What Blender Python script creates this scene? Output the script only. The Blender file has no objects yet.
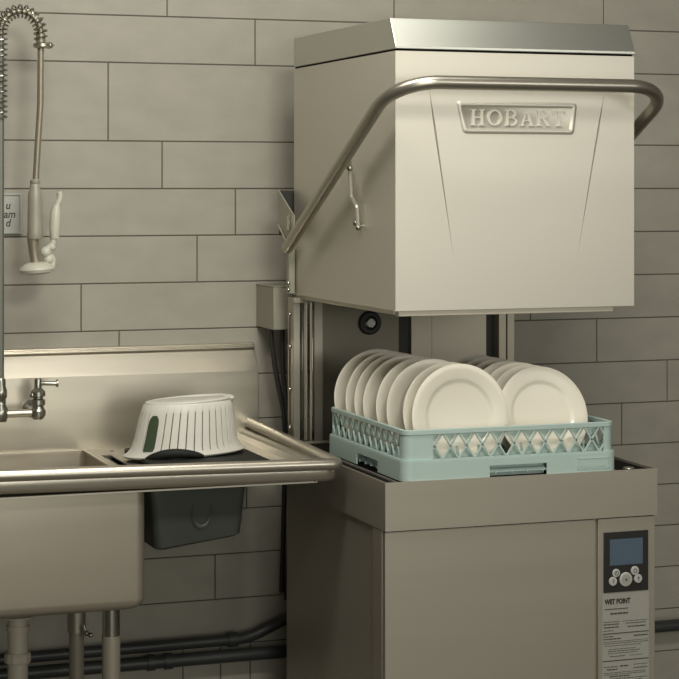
import bpy, bmesh, math, random
from mathutils import Vector, Matrix
R = math.radians
scene = bpy.context.scene
COL = scene.collection

# ------------------------------------------------------------------ camera
cam_d = bpy.data.cameras.new('camera')
cam = bpy.data.objects.new('camera', cam_d); COL.objects.link(cam)
cam.location = (0.0, -4.85, 1.5)
cam.rotation_euler = (R(90), 0, -math.atan(690/1950))
cam_d.sensor_width = 36.0
cam_d.lens = 1950/679*36.0
cam_d.shift_y = -152.5/679
cam_d.clip_end = 60
scene.camera = cam
scene.view_settings.view_transform = 'Standard'
scene.view_settings.look = 'None'
scene.view_settings.gamma = 1.0
scene.view_settings.exposure = 0.0
scene.view_settings.use_curve_mapping = False

# ------------------------------------------------------------------ world + lamps
w = bpy.data.worlds.new('world'); scene.world = w; w.use_nodes = True
bg = w.node_tree.nodes['Background']
bg.inputs['Color'].default_value = (0.86, 0.86, 0.80, 1)
bg.inputs['Strength'].default_value = 0.2

def area(name, loc, target, sx, sy, power, color):
    l = bpy.data.lights.new(name, 'AREA'); l.shape = 'RECTANGLE'; l.size = sx; l.size_y = sy
    l.energy = power; l.color = color
    o = bpy.data.objects.new(name, l); COL.objects.link(o)
    o.location = loc
    o.rotation_euler = (Vector(target)-Vector(loc)).to_track_quat('-Z', 'Y').to_euler()
    return o
area('ceiling_light', (1.20, -3.1, 2.74), (1.7, -0.6, 1.4), 0.7, 0.5, 42, (1.0, 0.96, 0.87))
area('ceiling_light', (1.00, -1.40, 2.76), (1.0, -1.0, 1.0), 1.2, 0.45, 27, (1.0, 0.96, 0.87))
area('ceiling_light', (1.85, -1.42, 2.76), (1.85, -1.42, 0.0), 0.4, 0.3, 1.2, (1.0, 0.98, 0.92))  # small panel added so the hood cap's left end catches a highlight
area('fill_light', (3.6, -5.4, 1.9), (1.8, -1.0, 1.6), 1.6, 1.1, 23, (1.0, 0.98, 0.92))  # unseen soft panel, added for the hood front to reflect
area('fill_light', (0.8, -6.7, 1.3), (1.2, -0.5, 0.8), 3.0, 1.8, 62, (1.0, 0.99, 0.88))  # broad fill added behind the camera to brighten the area under the sink

# ------------------------------------------------------------------ materials
def mat(name, color, rough=0.5, metal=0.0, var=0.0, scale=(8, 8, 8), bump=0.0, coat=0.0, spec=0.5, rvar=0.0, trans=0.0, aniso=0.0):
    m = bpy.data.materials.new(name); m.use_nodes = True
    nt = m.node_tree; b = nt.nodes['Principled BSDF']
    b.inputs['Base Color'].default_value = (*color, 1)
    b.inputs['Roughness'].default_value = rough
    b.inputs['Metallic'].default_value = metal
    b.inputs['Coat Weight'].default_value = coat
    b.inputs['Specular IOR Level'].default_value = spec
    b.inputs['Transmission Weight'].default_value = trans
    b.inputs['Anisotropic'].default_value = aniso
    tc = nt.nodes.new('ShaderNodeTexCoord'); mp = nt.nodes.new('ShaderNodeMapping')
    mp.inputs['Scale'].default_value = scale
    nz = nt.nodes.new('ShaderNodeTexNoise'); nz.inputs['Scale'].default_value = 1.0; nz.inputs['Detail'].default_value = 5
    nt.links.new(tc.outputs['Object'], mp.inputs['Vector']); nt.links.new(mp.outputs['Vector'], nz.inputs['Vector'])
    if var > 0:
        mx = nt.nodes.new('ShaderNodeMix'); mx.data_type = 'RGBA'
        mx.inputs[6].default_value = (*[c*(1-var) for c in color], 1)
        mx.inputs[7].default_value = (*[min(1, c*(1+var)) for c in color], 1)
        nt.links.new(nz.outputs['Fac'], mx.inputs[0]); nt.links.new(mx.outputs[2], b.inputs['Base Color'])
    if rvar > 0:
        mr = nt.nodes.new('ShaderNodeMapRange')
        mr.inputs['To Min'].default_value = rough-rvar; mr.inputs['To Max'].default_value = rough+rvar
        nt.links.new(nz.outputs['Fac'], mr.inputs['Value']); nt.links.new(mr.outputs['Result'], b.inputs['Roughness'])
    if bump > 0:
        bp = nt.nodes.new('ShaderNodeBump'); bp.inputs['Strength'].default_value = bump; bp.inputs['Distance'].default_value = 0.002
        nt.links.new(nz.outputs['Fac'], bp.inputs['Height']); nt.links.new(bp.outputs['Normal'], b.inputs['Normal'])
    return m

M = {
 'tile':    mat('glazed_wall_tile', (0.36, 0.342, 0.290), 0.55, 0, var=0.16, scale=(9, 9, 15), bump=0.06, spec=0.35),
 'grout':   mat('grout', (0.10, 0.093, 0.075), 0.9),
 'plaster': mat('painted_plaster', (0.30, 0.28, 0.24), 0.8, 0, var=0.05),
 'floor':   mat('quarry_floor', (0.09, 0.075, 0.058), 0.6, var=0.2),
 'hood':    mat('hood_steel', (0.62, 0.59, 0.505), 0.42, 0.55, var=0.015, scale=(2, 2, 30), rvar=0.03),
 'cap':     mat('cap_steel', (0.57, 0.58, 0.52), 0.37, 0.9, var=0.02, scale=(2, 2, 30)),
 'steel':   mat('brushed_steel', (0.42, 0.395, 0.335), 0.40, 0.85, var=0.05, scale=(3, 3, 60), rvar=0.05),
 'base':    mat('cabinet_steel', (0.41, 0.38, 0.315), 0.45, 0.6, var=0.03, scale=(2, 2, 20), rvar=0.04),
 'sink':    mat('sink_steel', (0.60, 0.56, 0.475), 0.30, 0.85, var=0.05, scale=(1.5, 1.5, 40), rvar=0.03),
 'basin':   mat('basin_steel', (0.52, 0.475, 0.39), 0.38, 0.72, var=0.05, scale=(1.5, 1.5, 25), rvar=0.03),
 'tube':    mat('satin_tube_steel', (0.48, 0.455, 0.385), 0.33, 0.9, var=0.04, scale=(20, 20, 20)),
 'chrome':  mat('chrome', (0.62, 0.60, 0.54), 0.13, 1.0, var=0.03),
 'riser':   mat('dull_riser_steel', (0.20, 0.205, 0.175), 0.5, 0.6),
 'rod':     mat('bright_rod_steel', (0.75, 0.72, 0.64), 0.30, 0.75),
 'dchrome': mat('worn_chrome', (0.40, 0.40, 0.35), 0.25, 0.95),
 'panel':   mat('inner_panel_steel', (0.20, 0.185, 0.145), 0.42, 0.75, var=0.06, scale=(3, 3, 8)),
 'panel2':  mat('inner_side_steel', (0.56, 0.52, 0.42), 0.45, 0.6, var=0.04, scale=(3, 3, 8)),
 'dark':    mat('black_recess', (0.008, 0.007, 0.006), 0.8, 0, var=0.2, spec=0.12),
 'black':   mat('black_rubber', (0.020, 0.020, 0.018), 0.5, 0, var=0.2),
 'lid':     mat('near_black_plastic', (0.016, 0.018, 0.015), 0.6, 0, var=0.15, spec=0.25),
 'tub':     mat('dark_grey_plastic', (0.050, 0.058, 0.049), 0.36, 0, var=0.2, scale=(10, 10, 10)),
 'pipe':    mat('dark_grey_pipe', (0.040, 0.043, 0.043), 0.38, 0.0, var=0.2, scale=(5, 20, 20)),
 'pvc':     mat('off_white_pvc', (0.46, 0.43, 0.35), 0.45, 0, var=0.08),
 'sleeve':  mat('grey_sleeve', (0.30, 0.275, 0.22), 0.45, 0.2, var=0.06),
 'plate':   mat('cream_porcelain', (0.78, 0.735, 0.62), 0.30, 0, var=0.01, coat=0.1),
 'rack':    mat('pale_teal_plastic', (0.42, 0.54, 0.50), 0.5, 0, var=0.05, scale=(12, 12, 12)),
 'white':   mat('white_plastic', (0.68, 0.66, 0.60), 0.38, 0, var=0.03),
 'green':   mat('green_grip', (0.045, 0.070, 0.036), 0.55, 0, var=0.25, scale=(60, 60, 90), bump=0.3),
 'hose':    mat('braided_hose', (0.30, 0.27, 0.20), 0.40, 0.5, var=0.15, scale=(90, 90, 90)),
 'grip':    mat('worn_grey_grip', (0.33, 0.31, 0.255), 0.4, 0.1, var=0.15, scale=(40, 40, 25)),
 'ivory':   mat('ivory_plastic', (0.55, 0.54, 0.45), 0.33, 0, var=0.06, scale=(40, 40, 40)),
 'bezel':   mat('black_display_bezel', (0.022, 0.022, 0.020), 0.35, 0),
 'screen':  mat('blue_grey_screen', (0.085, 0.125, 0.165), 0.25, 0, var=0.1, scale=(10, 10, 10)),
 'button':  mat('grey_button', (0.46, 0.46, 0.43), 0.4, 0),
 'paper':   mat('grey_sticker', (0.33, 0.325, 0.285), 0.6, 0, var=0.04, scale=(60, 60, 60)),
 'ink':     mat('dark_ink', (0.035, 0.034, 0.030), 0.6, 0),
 'plaque':  mat('pale_grey_plaque', (0.40, 0.41, 0.37), 0.45, 0.2, var=0.05),
 'box':     mat('grey_box_metal', (0.36, 0.35, 0.28), 0.5, 0.3, var=0.05),
}

# ------------------------------------------------------------------ mesh helpers
def obj(name, bm, m, parent=None, smooth=True, bevel=0.0, seg=2, angle=35):
    me = bpy.data.meshes.new(name)
    bmesh.ops.recalc_face_normals(bm, faces=bm.faces)
    if smooth:
        for f in bm.faces: f.smooth = True
        for e in bm.edges:
            if len(e.link_faces) == 2 and e.calc_face_angle(0) > R(angle): e.smooth = False
    bm.to_mesh(me); bm.free()
    me.materials.append(M[m] if isinstance(m, str) else m)
    o = bpy.data.objects.new(name, me); COL.objects.link(o)
    if parent: o.parent = parent
    if bevel > 0:
        md = o.modifiers.new('bevel', 'BEVEL'); md.width = bevel; md.segments = seg; md.limit_method = 'ANGLE'; md.angle_limit = R(40)
        md.harden_normals = False
    return o
def local(o, root):
    """geometry is written in world coordinates: shift it into its root's frame"""
    o.data.transform(Matrix.Translation(-root.location))
def bx(bm, x0, x1, y0, y1, z0, z1):
    vs = [bm.verts.new((x, y, z)) for x in (x0, x1) for y in (y0, y1) for z in (z0, z1)]
    for f in ((0,1,3,2),(4,6,7,5),(0,4,5,1),(2,3,7,6),(0,2,6,4),(1,5,7,3)): bm.faces.new([vs[i] for i in f])
def prism(bm, pts, axis, a, b):
    """2-D outline pts extruded from a to b along an axis ('x': pts are (y,z), 'y': (x,z), 'z': (x,y))"""
    def P(p, t): return {'x': (t, p[0], p[1]), 'y': (p[0], t, p[1]), 'z': (p[0], p[1], t)}[axis]
    A = [bm.verts.new(P(p, a)) for p in pts]; B = [bm.verts.new(P(p, b)) for p in pts]
    bm.faces.new(A); bm.faces.new(B[::-1]); n = len(pts)
    for i in range(n): bm.faces.new((A[i], B[i], B[(i+1) % n], A[(i+1) % n]))
def tube(bm, pts, r, n=16, caps=True, closed=False):
    pts = [Vector(p) for p in pts]; N = len(pts); rs = r if isinstance(r, (list, tuple)) else [r]*N
    rings = []; up = None
    for i, p in enumerate(pts):
        if closed: t = (pts[(i+1) % N]-pts[i-1]).normalized()
        else: t = (pts[min(i+1, N-1)]-pts[max(i-1, 0)]).normalized()
        if up is None: up = t.orthogonal().normalized()
        up = (up - t*up.dot(t))
        up = up.normalized() if up.length > 1e-6 else t.orthogonal().normalized()
        s = t.cross(up)
        rings.append([bm.verts.new(p + (up*math.cos(2*math.pi*k/n) + s*math.sin(2*math.pi*k/n))*rs[i]) for k in range(n)])
    for i in range(N if closed else N-1):
        a, b = rings[i], rings[(i+1) % N]
        for k in range(n): bm.faces.new((a[k], a[(k+1) % n], b[(k+1) % n], b[k]))
    if caps and not closed: bm.faces.new(rings[0][::-1]); bm.faces.new(rings[-1])
def fillet(pts, r, n=8):
    """round the corners of a polyline"""
    pts = [Vector(p) for p in pts]; out = [pts[0]]
    rr = r if isinstance(r, (list, tuple)) else [r]*(len(pts)-2)
    for i in range(1, len(pts)-1):
        a, b, c = pts[i-1], pts[i], pts[i+1]
        u = (a-b).normalized(); v = (c-b).normalized()
        ang = u.angle(v); d = rr[i-1]/math.tan(ang/2)
        d = min(d, (a-b).length*0.49, (c-b).length*0.49) if len(pts) > 3 else d
        rad = d*math.tan(ang/2); ctr = b+(u+v).normalized()*(rad/math.sin(ang/2))
        p0 = b+u*d; p1 = b+v*d; w0 = p0-ctr; w1 = p1-ctr; th = w0.angle(w1)
        for k in range(n+1):
            t = k/n; out.append(ctr+(w0*math.sin((1-t)*th)+w1*math.sin(t*th))/math.sin(th))
    out.append(pts[-1]); return out
def lathe(bm, prof, n=48, mat4=None, sx=1.0, sy=1.0):
    rings = []
    for (r, z) in prof:
        if r < 1e-6: rings.append([bm.verts.new((0, 0, z))])
        else: rings.append([bm.verts.new((r*sx*math.cos(2*math.pi*k/n), r*sy*math.sin(2*math.pi*k/n), z)) for k in range(n)])
    fs = []
    for a, b in zip(rings, rings[1:]):
        for k in range(n):
            l = (k+1) % n
            if len(a) == 1 and len(b) == 1: continue
            if len(a) == 1: fs.append(bm.faces.new((a[0], b[k], b[l])))
            elif len(b) == 1: fs.append(bm.faces.new((a[k], a[l], b[0])))
            else: fs.append(bm.faces.new((a[k], a[l], b[l], b[k])))
    if mat4 is not None:
        vs = set(v for r_ in rings for v in r_)
        for v in vs: v.co = mat4 @ v.co
def cyl(bm, p0, p1, r, n=20): tube(bm, [p0, p1], r, n)
def ball(bm, c, r, sx=1, sy=1, sz=1, n=16):
    g = bmesh.ops.create_uvsphere(bm, u_segments=n, v_segments=n//2, radius=r)
    for v in g['verts']: v.co = Vector((v.co.x*sx, v.co.y*sy, v.co.z*sz))+Vector(c)
def rrect(x0, x1, y0, y1, r, n=6):
    out = []
    for cx, cy, a0 in ((x1-r, y1-r, 0), (x0+r, y1-r, 90), (x0+r, y0+r, 180), (x1-r, y0+r, 270)):
        for k in range(n+1):
            a = R(a0+90*k/n); out.append((cx+r*math.cos(a), cy+r*math.sin(a)))
    return out
def thing(name, label, cat, loc, group=None):
    o = bpy.data.objects.new(name, None); COL.objects.link(o); o.location = loc; o.empty_display_size = 0.05
    o['label'] = label; o['category'] = cat
    if group: o['group'] = group
    bpy.context.view_layer.update()
    return o
def part(name, bm, m, root, **k):
    lab = k.pop('label', None)
    top = root
    off = Vector((0, 0, 0))
    while top: off += top.location; top = top.parent
    o = obj(name, bm, m, root, **k)
    o.data.transform(Matrix.Translation(-off))
    if lab: o['label'] = lab
    return o
def struct(name, bm, m, **k):
    o = obj(name, bm, m, **k); o['kind'] = 'structure'; return o
B = bmesh.new

# ------------------------------------------------------------------ the room
b = B(); bx(b, -2.5, 5.5, -7.0, 0.2, -0.1, 0.0); struct('floor', b, 'floor', smooth=False)
b = B(); bx(b, -2.5, 5.5, -7.0, 0.2, 2.8, 2.9); struct('ceiling', b, 'plaster', smooth=False)
b = B(); bx(b, -2.6, -2.5, -7.0, 0.2, 0.0, 2.8); struct('wall_left', b, 'plaster', smooth=False)
b = B(); bx(b, 5.5, 5.6, -7.0, 0.2, 0.0, 2.8); struct('wall_right', b, 'plaster', smooth=False)
b = B(); bx(b, -2.5, 5.5, -7.1, -7.0, 0.0, 2.8); struct('wall_front', b, 'plaster', smooth=False)

rows = [0.0, 0.078, 0.20, 0.318, 0.436, 0.552, 0.667, 0.783, 0.899, 1.015, 1.1355, 1.2555, 1.3755, 1.4955, 1.6165, 1.8155, 1.9355, 2.057, 2.177, 2.297, 2.417, 2.537, 2.657, 2.777]
joints = {0.436: 1.3754, 0.899: 2.5479, 1.015: 2.6906, 1.1355-1e-9: 1.0251, 1.2555: 1.3274, 1.3755: 1.4416, 1.4955: 1.2349, 1.6175: 1.0944, 1.8165: 1.4832, 1.9370: 1.248}
key = {3: 1.10, 4: 1.3754, 5: 1.02, 6: 1.62, 7: 1.30, 8: 2.5479-0.622, 9: 2.6906-0.622, 10: 1.1228, 11: 1.0251, 12: 1.3274, 13: 1.4416, 14: 1.2349, 15: 1.0944, 16: 1.4832, 17: 1.248}
# rows are numbered by their top line: row i spans rows[i-1]..rows[i]
anchor = {11: 1.0251, 12: 1.3274, 13: 1.4300, 14: 1.2349, 15: 1.0944, 16: 1.4832, 17: 1.248, 10: 1.1228, 9: 2.6906, 8: 2.5479, 5: 1.3754, 7: 1.46, 6: 1.05, 4: 1.02, 3: 1.29, 2: 1.1, 1: 1.4}
b = B(); bx(b, -2.5, 5.5, 0.0, 0.2, 0.0, 2.8); struct('wall_back', b, 'grout', smooth=False)
wall = bpy.data.objects['wall_back']
b = B(); rnd = random.Random(5)
g = 0.0014
for i in range(1, len(rows)):
    z0, z1 = rows[i-1], rows[i]
    wdt = 0.622
    if i == 10: wdt = 0.674   # joints at 1.12 and 2.47
    if i in (3,): xs = [1.29, 1.39, 1.47, 2.09, 2.71, 3.33, 3.95, 4.57, 5.19, 0.67, 0.05, -0.57, -1.19, -1.81, -2.43]
    else:
        a = anchor.get(i, 1.0+0.37*i % 0.622); xs = []
        k = math.floor((-2.5-a)/wdt)+1
        while a+k*wdt < 5.5: xs.append(a+k*wdt); k += 1
    keep = {9: 2.6906, 8: 2.5479, 10: 2.4706}.get(i)
    xs = [x for x in xs if not (2.50 < x < 2.79) or (keep and abs(x-keep) < 0.01)]
    if i == 16: xs = [x for x in xs if not 0.80 < x < 0.90]
    xs = [-2.5]+sorted(xs)+[5.5]
    for x0, x1 in zip(xs, xs[1:]):
        if x1-x0 < 0.01: continue
        # bevelled tile face, 1.6 mm proud of the grout
        X0, X1, Z0, Z1 = x0+g, x1-g, z0+g, z1-g; c = 0.0012; t = -0.0018
        A = [b.verts.new(p) for p in ((X0, 0, Z0), (X1, 0, Z0), (X1, 0, Z1), (X0, 0, Z1))]
        Cc = [b.verts.new(p) for p in ((X0, t+c, Z0), (X1, t+c, Z0), (X1, t+c, Z1), (X0, t+c, Z1))]
        T = [b.verts.new(p) for p in ((X0+c, t, Z0+c), (X1-c, t, Z0+c), (X1-c, t, Z1-c), (X0+c, t, Z1-c))]
        for k in range(4):
            l = (k+1) % 4
            b.faces.new((A[k], A[l], Cc[l], Cc[k])); b.faces.new((Cc[k], Cc[l], T[l], T[k]))
        b.faces.new(T)
o = obj('tiles', b, 'tile', wall, smooth=False); o['kind'] = 'structure'

# ------------------------------------------------------------------ dishwasher
DW = thing('dishwasher', 'tall stainless pass-through dishwasher with its hood raised over a rack of plates', 'dishwasher', (1.80, -0.62, 0.0))
# --- hood
xl, xr, yf, yb, zb, zt = 1.515, 2.091, -0.93, -0.229, 1.2325, 1.7940
b = B()
# front sheet with two tapering pressed creases
def crease(top, bot, w0=0.0022):
    (xa, za), (xb, zb_) = top, bot
    return [(xa-w0, za), (xb, zb_), (xa+w0, za)], (xa, za), (xb, zb_)
def frontface(b):
    outer = [b.verts.new((x, yf, z)) for x, z in ((xl, zb), (xr, zb), (xr, zt), (xl, zt))]
    edges = [b.edges.new((outer[i], outer[(i+1) % 4])) for i in range(4)]
    grooves = []
    for top, bot in (((1.592, 1.722), (1.6515, 1.340)), ((2.0185, 1.722), (1.948, 1.338))):
        T = b.verts.new((top[0], yf, top[1])); Bm = b.verts.new((bot[0], yf, bot[1]))
        mx, mz = (top[0]*0.75+bot[0]*0.25), (top[1]*0.75+bot[1]*0.25)
        L = b.verts.new((mx-0.0024, yf, mz)); Rr = b.verts.new((mx+0.0024, yf, mz)); D = b.verts.new((mx, yf+0.007, mz))
        loop = [T, L, Bm, Rr]
        for i in range(4): edges.append(b.edges.new((loop[i], loop[(i+1) % 4])))
        grooves.append((loop, D))
    bmesh.ops.triangle_fill(b, use_beauty=True, use_dissolve=False, edges=edges)
    for loop, D in grooves:
        for f in [f for f in b.faces if all(v in loop for v in f.verts)]: b.faces.remove(f)
        for i in range(4): b.faces.new((loop[i], loop[(i+1) % 4], D))
    return outer
O = frontface(b)
bk = [b.verts.new((x, yb, z)) for x, z in ((xl, zb), (xr, zb), (xr, zt), (xl, zt))]
for i, j in ((0, 1), (1, 2), (2, 3), (3, 0)):
    if i == 0: continue                                    # open underneath
    b.faces.new((O[i], O[j], bk[j], bk[i]))
b.faces.new(bk)
HD = part('hood', b, 'hood', DW, smooth=False)
md = HD.modifiers.new('solid', 'SOLIDIFY'); md.thickness = 0.0025; md.offset = -1
# bottom rails of the hood
b = B()
bx(b, xl+0.012, xr-0.045, yf+0.014, yf+0.03, zb-0.013, zb+0.002)
bx(b, xl+0.006, xl+0.022, yf+0.03, yb, zb-0.010, zb+0.004)
bx(b, xr-0.060, xr-0.045, yf+0.03, yb, zb-0.013, zb+0.004)
part('hood_rail', b, 'panel2', HD, bevel=0.001)
# cap
b = B()
c0, c1 = 1.7985, 1.8670
prism(b, [(yf-0.003, c0), (yf-0.003, c0+0.006), (yf+0.030, c1), (yb, c1+0.004), (yb, c0)], 'x', xl-0.001, xr+0.001)
CP = part('hood_cap', b, 'cap', HD, smooth=False, bevel=0.0012)
# small brighter lip under the cap front, dark joint
b = B(); bx(b, xl+0.003, xr-0.003, yf+0.004, yb-0.002, zt-0.001, c0+0.001); part('seam', b, 'dark', HD, smooth=False)
# badge: raised frame, recessed field, raised lettering
def trap(xa, xb, xc, xd, z1, z0, r, n=5):
    """rounded trapezoid: top from xa to xb at z1, bottom from xd to xc at z0"""
    P = [Vector((xa, z1)), Vector((xb, z1)), Vector((xc, z0)), Vector((xd, z0))]; out = []
    for i in range(4):
        a, p, c = P[i-1], P[i], P[(i+1) % 4]
        u = (a-p).normalized(); v = (c-p).normalized()
        for k in range(n+1):
            t = k/n; q = (p+u*r)*(1-t)**2+p*2*t*(1-t)+(p+v*r)*t*t; out.append((q.x, q.y))
    return out
b = B()
o1 = trap(1.6565, 1.9485, 1.941, 1.6725, 1.6875, 1.6165, 0.010)
o2 = trap(1.6610, 1.9440, 1.937, 1.6765, 1.6835, 1.6205, 0.008)
o3 = trap(1.6660, 1.9390, 1.9325, 1.6815, 1.6785, 1.6255, 0.006)
o4 = trap(1.6685, 1.9365, 1.9305, 1.6835, 1.6760, 1.6280, 0.005)
L1 = [b.verts.new((x, yf-0.0002, z)) for x, z in o1]; L2 = [b.verts.new((x, yf-0.0035, z)) for x, z in o2]
L3 = [b.verts.new((x, yf-0.0035, z)) for x, z in o3]; L4 = [b.verts.new((x, yf-0.0016, z)) for x, z in o4]
n = len(o1)
for a, c in ((L1, L2), (L2, L3), (L3, L4)):
    for i in range(n): b.faces.new((a[i], a[(i+1) % n], c[(i+1) % n], c[i]))
b.faces.new(L4)
BD = part('badge', b, 'hood', HD, angle=60)
# letters
def strokes(bm, ch, x, z, w, h, y0, y1):
    s = w*0.20; t = h*0.09
    cnt = [0]
    def bar(pts):
        cnt[0] += 1; prism(bm, [(x+p*w, z+q*h) for p, q in pts], 'y', y0-0.00004*(cnt[0] % 9), y1)
    def box(a, c, d, e): bar([(a, d), (c, d), (c, e), (a, e)])
    def arc(cx, cz, rx, rz, a0, a1, tk=0.2, tz=0.09, n=12):
        o_, i_ = [], []
        for k in range(n+1):
            a = R(a0+(a1-a0)*k/n)
            o_.append((cx+rx*math.cos(a), cz+rz*math.sin(a))); i_.append((cx+(rx-tk)*math.cos(a), cz+(rz-tz)*math.sin(a)))
        for k in range(n): bar([o_[k], o_[k+1], i_[k+1], i_[k]])
    if ch == 'H':
        box(.10, .30, 0, 1); box(.70, .90, 0, 1); box(.30, .70, .46, .54)
        for a in (0, .60): box(a, a+.40, 0, .06); box(a, a+.40, .94, 1)
    if ch == 'O': arc(.5, .5, .5, .5, 0, 360, .19, .09, 24)
    if ch in 'BR':
        box(.10, .30, 0, 1); box(0, .4, 0, .06); box(0, .5, .93, 1); box(.3, .55, .48, .55)
        arc(.52, .74, .38, .26, -90, 90, .19, .08)
        if ch == 'B': arc(.52, .27, .45, .27, -90, 90, .19, .08); box(.3, .55, 0, .07)
        else: bar([(.42, .48), (.62, .48), (1.0, .06), (1.0, 0), (.78, 0)])
    if ch == 'A':
        bar([(.46, 1), (.54, 1), (.22, .04), (.13, .04)]); bar([(.42, 1), (.58, 1), (.93, .04), (.72, .04)])
        box(.25, .72, .30, .37); box(0, .34, 0, .06); box(.62, 1.02, 0, .06)
    if ch == 'T':
        box(.40, .60, 0, 1); box(0, 1, .92, 1); box(.28, .72, 0, .06); box(0, .06, .78, .95); box(.94, 1, .78, .95)
cx = 1.6895; ws = [.036, .039, .033, .036, .035, .034]
for ch, w_ in zip('HOBART', ws):
    b = B(); strokes(b, ch, cx, 1.6345, w_*0.93, 0.035, yf-0.0032, yf-0.0012); part('letter', b, 'hood', BD, smooth=False)
    cx += w_+0.0035

# --- lift handle: U tube around the front of the hood
hx0, hx1, HB = 1.464, 2.123, -1.05
def arm(y): return 1.7205-(y-HB)*0.514
pts = fillet([(hx0, -0.335, arm(-0.335)), (hx0, HB, 1.7205), (hx1, HB, 1.7205), (hx1, -0.335, arm(-0.335))], 0.105, 16)
b = B(); tube(b, pts, 0.0148, 24)
LH = part('lift_handle', b, 'tube', DW)
for x in (hx0, hx1):
    b = B(); ball(b, (x, -0.335, arm(-0.335)), 0.0148); part('end_cap', b, 'tube', LH)
# link rod with its two bolts
b = B()
tube(b, fillet([(1.500, -0.678, 1.545), (1.503, -0.682, 1.478), (1.505, -0.716, 1.455), (1.506, -0.719, 1.405)], [0.01, 0.01], 5), 0.0042, 10)
part('link_rod', b, 'rod', LH)
b = B()
cyl(b, (1.466, -0.705, 1.546), (1.502, -0.680, 1.546), 0.0048); ball(b, (1.498, -0.676, 1.556), 0.0075); ball(b, (1.499, -0.684, 1.542), 0.0070)
part('bolt', b, 'dchrome', LH)
b = B(); cyl(b, (1.506, -0.719, 1.412), (1.5145, -0.719, 1.412), 0.004); ball(b, (1.505, -0.709, 1.418), 0.0078); ball(b, (1.505, -0.722, 1.408), 0.0062)
part('bolt', b, 'dchrome', LH)

# --- rear frame behind the hood
b = B()
prism(b, [(-0.212, 1.492), (-0.2105, 1.405), (-0.262, 1.378), (-0.335, 1.378), (-0.335, 1.430)], 'x', 1.479, 1.482)
BR = part('hinge_bracket', b, 'box', DW, smooth=False)
b = B(); bx(b, 1.4815, 1.530, -0.2135, -0.2105, 1.380, 1.491); part('bracket_back', b, 'black', BR, smooth=False)  # black colour stands in for the shade inside the bracket
b = B(); bx(b, 1.473, 1.4795, -0.318, -0.300, 1.395, 1.430); part('bracket_tab', b, 'chrome', BR, bevel=0.001)
b = B(); tube(b, [(1.476, -0.226, 1.404), (1.476, -0.262, 1.382), (1.476, -0.292, 1.362)], 0.003, 8); part('bracket_link', b, 'chrome', BR)
b = B(); bx(b, 1.496, 1.512, -0.245, -0.225, 1.235, 1.345); part('slide_rail', b, 'box', DW, bevel=0.001)
b = B()
for z, r_ in ((1.345, .006), (1.262, .005), (1.245, .005)):
    b = B(); ball(b, (1.494, -0.247, z), r_); part('bolt', b, 'chrome', DW)
# posts: outer channel, bright edge, inner channel
b = B(); bx(b, 1.503, 1.520, -0.262, -0.215, 0.868, 1.226); part('post', b, 'steel', DW, bevel=0.001)
b = B(); bx(b, 1.5225, 1.5285, -0.268, -0.255, 0.868, 1.224); part('post', b, 'chrome', DW, bevel=0.001)
b = B(); bx(b, 1.530, 1.545, -0.245, -0.220, 0.868, 1.80); part('post', b, 'steel', DW, bevel=0.001)
b = B(); bx(b, 1.5475, 1.5545, -0.272, -0.255, 0.868, 1.215); part('post', b, 'chrome', DW, bevel=0.0015)
b = B(); bx(b, 1.556, 1.580, -0.262, -0.235, 0.868, 1.215); part('post', b, 'steel', DW, bevel=0.001)
b = B(); bx(b, 1.500, 1.582, -0.270, -0.262, 1.213, 1.226); part('top_bracket', b, 'box', DW, bevel=0.001)
b = B(); cyl(b, (1.493, -0.262, 1.185), (1.493, -0.262, 0.90), 0.0028, 10); ball(b, (1.493, -0.262, 1.185), .005); ball(b, (1.493, -0.262, 1.105), .006); ball(b, (1.493, -0.262, 1.0), .0055); part('tie_rod', b, 'chrome', DW)
b = B(); bx(b, 2.058, 2.0785, -0.262, -0.225, 0.868, 1.80); part('post', b, 'panel2', DW, bevel=0.001)
b = B(); bx(b, 2.0835, 2.104, -0.258, -0.225, 0.868, 1.226); part('post', b, 'panel2', DW, bevel=0.001)
b = B(); bx(b, 2.0785, 2.0835, -0.24, -0.225, 0.868, 1.226); part('dark_strip', b, 'black', DW)  # black strip between the two right posts
# back panels of the wash chamber
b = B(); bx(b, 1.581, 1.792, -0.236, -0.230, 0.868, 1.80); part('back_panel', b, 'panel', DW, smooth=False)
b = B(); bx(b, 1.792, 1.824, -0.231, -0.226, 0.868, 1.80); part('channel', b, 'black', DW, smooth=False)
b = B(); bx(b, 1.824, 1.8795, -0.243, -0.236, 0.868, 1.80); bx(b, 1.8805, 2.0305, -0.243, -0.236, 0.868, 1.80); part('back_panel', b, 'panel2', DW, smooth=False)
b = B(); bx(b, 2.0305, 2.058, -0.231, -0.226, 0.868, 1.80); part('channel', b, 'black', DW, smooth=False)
# round fitting on the back panel
mt = Matrix.Translation((1.712, -0.236, 1.1575)) @ Matrix.Rotation(R(90), 4, 'X')
b = B(); lathe(b, [(0.0, 0.0), (0.030, 0.0), (0.030, 0.007), (0.026, 0.011), (0.018, 0.011), (0.016, 0.006), (0, 0.006)], 32, mt); KN = part('port', b, 'black', DW)
b = B(); lathe(b, [(0.0, 0.006), (0.0145, 0.006), (0.0145, 0.012), (0.011, 0.016), (0.0, 0.016)], 24, mt); part('port_nut', b, 'dchrome', KN)

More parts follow.
